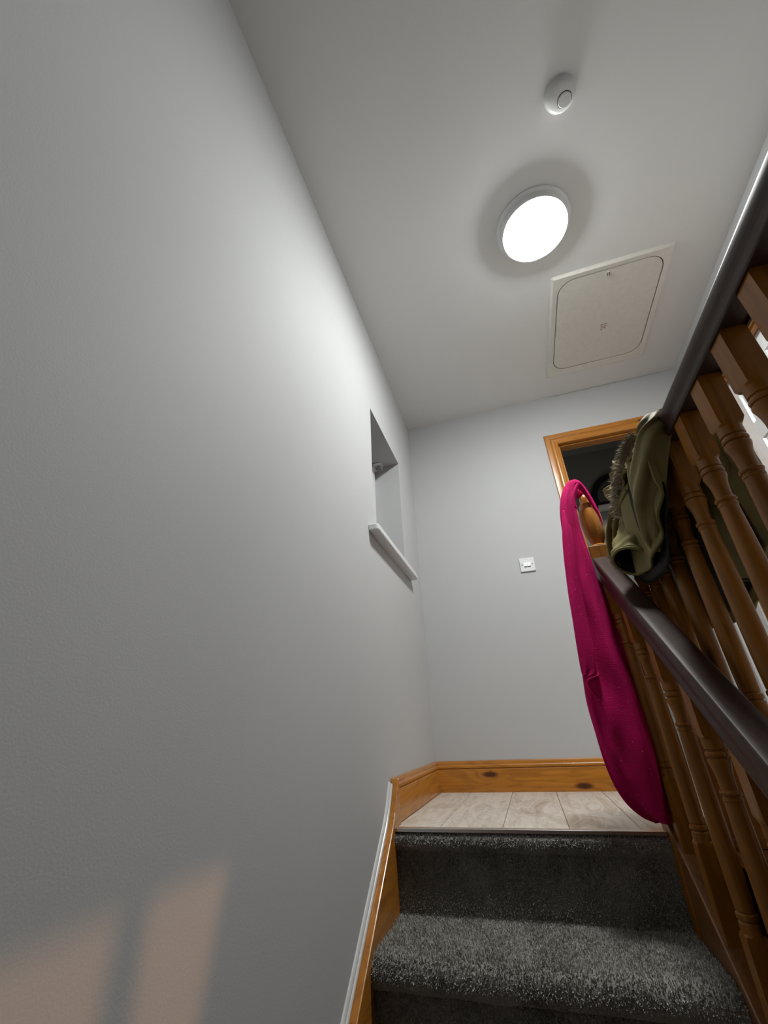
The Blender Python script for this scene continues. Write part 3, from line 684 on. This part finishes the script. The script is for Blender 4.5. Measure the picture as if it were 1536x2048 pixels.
# ================================================================== PARKA OVER THE LANDING RAIL
po = (XG, -1.3, 0.95)
pk = empty('parka', po, 'olive green parka with fur-trimmed hood draped over the landing handrail', 'coat')
def sheet(name, rows, mat, parent, org, nu=70, nv=70, fold=None, th=0.006):
    A = [crom(r, nv) for r in rows]
    cols = [crom([A[i][j] for i in range(len(A))], nu) for j in range(nv)]
    G = np.array(cols)                           # nv x nu x 3
    du = np.gradient(G, axis=1); dv = np.gradient(G, axis=0); nn = np.cross(du, dv); nn /= (np.linalg.norm(nn, axis=2, keepdims=True) + 1e-9)
    if fold is not None:
        D = np.zeros(G.shape[:2])
        for j in range(nv):
            for i in range(nu): D[j, i] = fold(i / (nu - 1), j / (nv - 1), G[j, i])
        G = G + nn * D[..., None]
    v = (G - np.array(org)).reshape(-1, 3); f = [(j * nu + i, j * nu + i + 1, (j + 1) * nu + i + 1, (j + 1) * nu + i) for j in range(nv - 1) for i in range(nu - 1)]
    o = pyd(name, v, f, mat, parent, smooth=True)
    m = o.modifiers.new('thick', 'SOLIDIFY'); m.thickness = th; m.offset = 0
    return o
def drape(y, zf, zb, top, bulge):
    return [(1.060, y, zb), (1.050, y, (zb + 0.88) / 2), (1.012, y, 0.925), (XG, y, top), (0.926, y, 0.925), (0.910 - bulge, y, (zf + 0.92) / 2), (0.904 - bulge * 0.4, y + 0.02, zf)]
rw = [drape(-1.635, 0.78, 0.66, 0.955, 0.0), drape(-1.58, 0.72, 0.58, 0.957, 0.0), drape(-1.50, 0.67, 0.52, 0.960, 0.0), drape(-1.38, 0.655, 0.50, 0.967, 0.0), drape(-1.26, 0.67, 0.50, 0.972, 0.0), drape(-1.14, 0.72, 0.52, 0.978, 0.0), drape(-1.04, 0.79, 0.55, 0.972, 0.0), drape(-0.97, 0.84, 0.6, 0.96, 0.0)]
fb_ = lambda u, v, p: 0.008 * math.sin(u * 34 + 2.5 * v) + 0.010 * mnoise.noise(Vector((u * 9, v * 3, 1.0)))
sheet('coat_body', rw, 'olive', pk, po, fold=fb_, nu=110, nv=80)
rl = [[(1.045, y, zb), (1.035, y, 0.75), (1.0, y, 0.92), (XG, y, tp), (0.935, y, 0.92), (0.922, y, 0.8), (0.918, y + 0.01, zf)] for y, zf, zb, tp in ((-1.60, 0.74, 0.6, 0.951), (-1.45, 0.63, 0.53, 0.955), (-1.25, 0.645, 0.53, 0.96), (-1.05, 0.775, 0.56, 0.965), (-0.90, 0.86, 0.62, 0.955))]
sheet('coat_lining', rl, 'lining', pk, po, fold=lambda u, v, p: 0.003 * math.sin(u * 20), th=0.004)
# hanging shoulder / sleeve nearest the camera
tube('sleeve', [(.972, -1.590, .953), (.945, -1.622, .940), (.926, -1.628, .893), (.910, -1.582, .826), (.904, -1.525, .772), (.906, -1.470, .716), (.914, -1.440, .672)], [0.014, 0.022, 0.032, 0.038, 0.036, 0.027, 0.012], 'olive', pk, po, fold=0.22, seed=0.7, n=100, seg=72, wrinkle=0.015)
# sleeve with open cuff facing the stairs
CE = np.array((.888, -1.290, .700)); CT = np.array((-.42, -.45, -.79)); CT /= np.linalg.norm(CT)
s2 = tube('sleeve', [(.975, -1.20, .85), (.945, -1.225, .805), (.915, -1.258, .752), tuple(CE - CT * 0.018), tuple(CE)], [0.040, 0.050, 0.053, 0.051, 0.050], 'olive', pk, po, fold=0.10, seed=3.1, n=80, seg=56, wrinkle=0.05, open_end=True)
tube('cuff_lining', [tuple(CE - CT * 0.09), tuple(CE - CT * 0.03), tuple(CE - CT * 0.002)], [0.01, 0.040, 0.0475], 'lining', s2, po, n=24, seg=40, open_end=True)
e1 = np.cross(CT, (0, 0, 1)); e1 /= np.linalg.norm(e1); e2 = np.cross(e1, CT)
tube('cuff_edge', [tuple(CE + 0.050 * (math.cos(a) * e1 + math.sin(a) * e2)) for a in np.linspace(0, 2 * math.pi, 14)], [0.0045] * 14, 'olive', s2, po, n=80, seg=10)
# landing-side sleeve with cuff
s3 = tube('sleeve', [(1.02, -1.60, .92), (1.06, -1.585, .84), (1.075, -1.55, .74), (1.075, -1.52, .64), (1.072, -1.495, .555)], [0.05, 0.058, 0.055, 0.052, 0.048], 'olive', pk, po, fold=0.12, seed=4.4, n=70, seg=44, wrinkle=0.04, open_end=True)
tube('cuff_lining', [(1.075, -1.52, .64), (1.073, -1.500, .57), (1.072, -1.4955, .556)], [0.02, 0.04, 0.046], 'lining', s3, po, n=20, seg=36, open_end=True)
# hood bunched above the rail, with fur edge
hood = sheet('hood', [[(.995, -1.56, .965), (.970, -1.53, .975), (.945, -1.51, .968), (.925, -1.50, .93)], [(1.0, -1.42, .985), (.970, -1.41, .998), (.940, -1.40, .985), (.918, -1.385, .94)], [(.995, -1.32, .985), (.965, -1.31, 1.0), (.938, -1.30, .98), (.915, -1.285, .93)], [(.985, -1.22, .97), (.960, -1.21, .98), (.935, -1.20, .955), (.915, -1.195, .90)]], 'olive', pk, po, nu=60, nv=50, fold=lambda u, v, p: 0.010 * mnoise.noise(Vector((u * 5, v * 4, 7))) + 0.004 * math.sin(u * 22 + v * 5), th=0.008)
fpath = [(.930, -1.525, .968), (.922, -1.475, .966), (.918, -1.425, .963), (.916, -1.350, .950), (.914, -1.285, .926), (.912, -1.270, .890), (.912, -1.255, .858)]
FP = np.array(crom(fpath, 240)); cnt = 2600
ii = RNG.integers(0, 240, cnt); bp = FP[ii] + RNG.normal(0, 0.004, (cnt, 3))
dirn = np.array([-0.55, 0.45, 0.55]) + RNG.normal(0, 0.45, (cnt, 3)); dirn /= np.linalg.norm(dirn, axis=1, keepdims=True)
ln = 0.016 + 0.018 * RNG.random(cnt); sd = np.cross(dirn, RNG.normal(0, 1, (cnt, 3))); sd /= np.linalg.norm(sd, axis=1, keepdims=True)
mid = bp + dirn * ln[:, None] * 0.55; tip = bp + dirn * ln[:, None] + np.array([0, 0, -0.006]) + RNG.normal(0, 0.003, (cnt, 3))
V = np.concatenate([bp - sd * 0.0012, bp + sd * 0.0012, mid + sd * 0.0010, mid - sd * 0.0010, tip]) - np.array(po)
F = []
for q in range(cnt): F += [(q, q + cnt, q + 2 * cnt, q + 3 * cnt), (q + 3 * cnt, q + 2 * cnt, q + 4 * cnt)]
me = bpy.data.meshes.new('fur_trim'); me.from_pydata([tuple(x) for x in V], [], F); me.update()
fr = link('fur_trim', me, 'fur', hood); fr['kind'] = 'stuff'
# collar flaps
sheet('collar_flap', [[(.935, -1.36, .955), (.925, -1.345, .990), (.920, -1.325, 1.022)], [(.935, -1.30, .965), (.922, -1.285, .99), (.920, -1.270, 1.008)], [(.935, -1.25, .955), (.925, -1.24, .98), (.922, -1.235, .995)]], 'olive', pk, po, nu=30, nv=24, fold=lambda u, v, p: 0.006 * math.sin(u * 9 + v * 6), th=0.006)
sheet('collar_flap', [[(.935, -1.215, .955), (.925, -1.205, .985), (.922, -1.195, 1.005)], [(.930, -1.175, .965), (.922, -1.155, .998), (.920, -1.14, 1.02)], [(.928, -1.15, .955), (.920, -1.125, 1.005), (.918, -1.11, 1.03)]], 'olive', pk, po, nu=30, nv=24, fold=lambda u, v, p: 0.005 * math.sin(u * 8 + v * 7 + 1), th=0.006)
# zip plackets
tube('zip_placket', [(.930, -1.30, .950), (.912, -1.225, .922), (.905, -1.15, .900), (.902, -1.085, .872), (.901, -1.04, .830), (.901, -1.035, .775)], [0.008, 0.010, 0.010, 0.010, 0.009, 0.006], 'olive', pk, po, n=50, seg=14, flat=0.5)
tube('zip_placket', [(.925, -1.335, .905), (.908, -1.27, .880), (.903, -1.205, .862), (.900, -1.16, .835), (.900, -1.145, .79)], [0.007, 0.009, 0.009, 0.008, 0.006], 'olive', pk, po, n=50, seg=14, flat=0.5)

# ================================================================== HALL BELOW (outside the frame) with its warm lamp
struct(boxes('floor_hall', [(-0.3, 2.9, -4.5, 0.1, -2.76, -2.66)], 'lower'), 'floor of the hall below the stairs', 'floor')
struct(boxes('wall_hall_right', [(2.8, 2.9, -4.4, 0.1, -2.66, -0.27)], 'lower'), 'wall of the hall below the landing', 'wall')
struct(prism('wall_light_block', [(0.0, -0.27), (-1.778, -0.27), (-1.812, -0.43), (-2.10, -1.75), (-2.10, -2.66), (0.0, -2.66)], lambda u, w, t: (t, u, w), 0.935, 1.0, 'lower'), 'unseen partition added under the landing to cut the warm light', 'wall')  # added blocker, its slanted edge shapes the warm patch on the left wall
struct(boxes('ceiling_hall', [(XR, 2.9, -4.4, 0.0, -0.27, -0.17)], 'lower'), 'ceiling of the hall below the landing', 'ceiling')
wa = empty('wall_lamp', (2.62, -1.73, -0.985), 'warm bulb on a wall bracket in the hall below', 'lamp')
boxes('backplate', [(0.165, 0.18, -0.04, 0.04, -0.09, 0.03)], 'steel', wa, 0.004)
tube('arm', [(0.17, 0, -0.06), (0.10, 0, -0.085), (0.03, 0, -0.075), (0.0, 0, -0.045)], [0.006] * 4, 'steel', wa, (0, 0, 0), n=24, seg=12)
lathe('bulb_holder', [(0.0, -0.062), (0.014, -0.06), (0.016, -0.035), (0.0, -0.033)], 'steel', wa, 20)
ld = bpy.data.lights.new('warm_bulb', 'POINT'); ld.energy = WARM_W; ld.color = (1.0, 0.50, 0.22); ld.shadow_soft_size = 0.045
lo = bpy.data.objects.new('warm_bulb', ld); COL.objects.link(lo); lo.parent = wa; lo.location = (0, 0, 0)
bpy.context.view_layer.update()
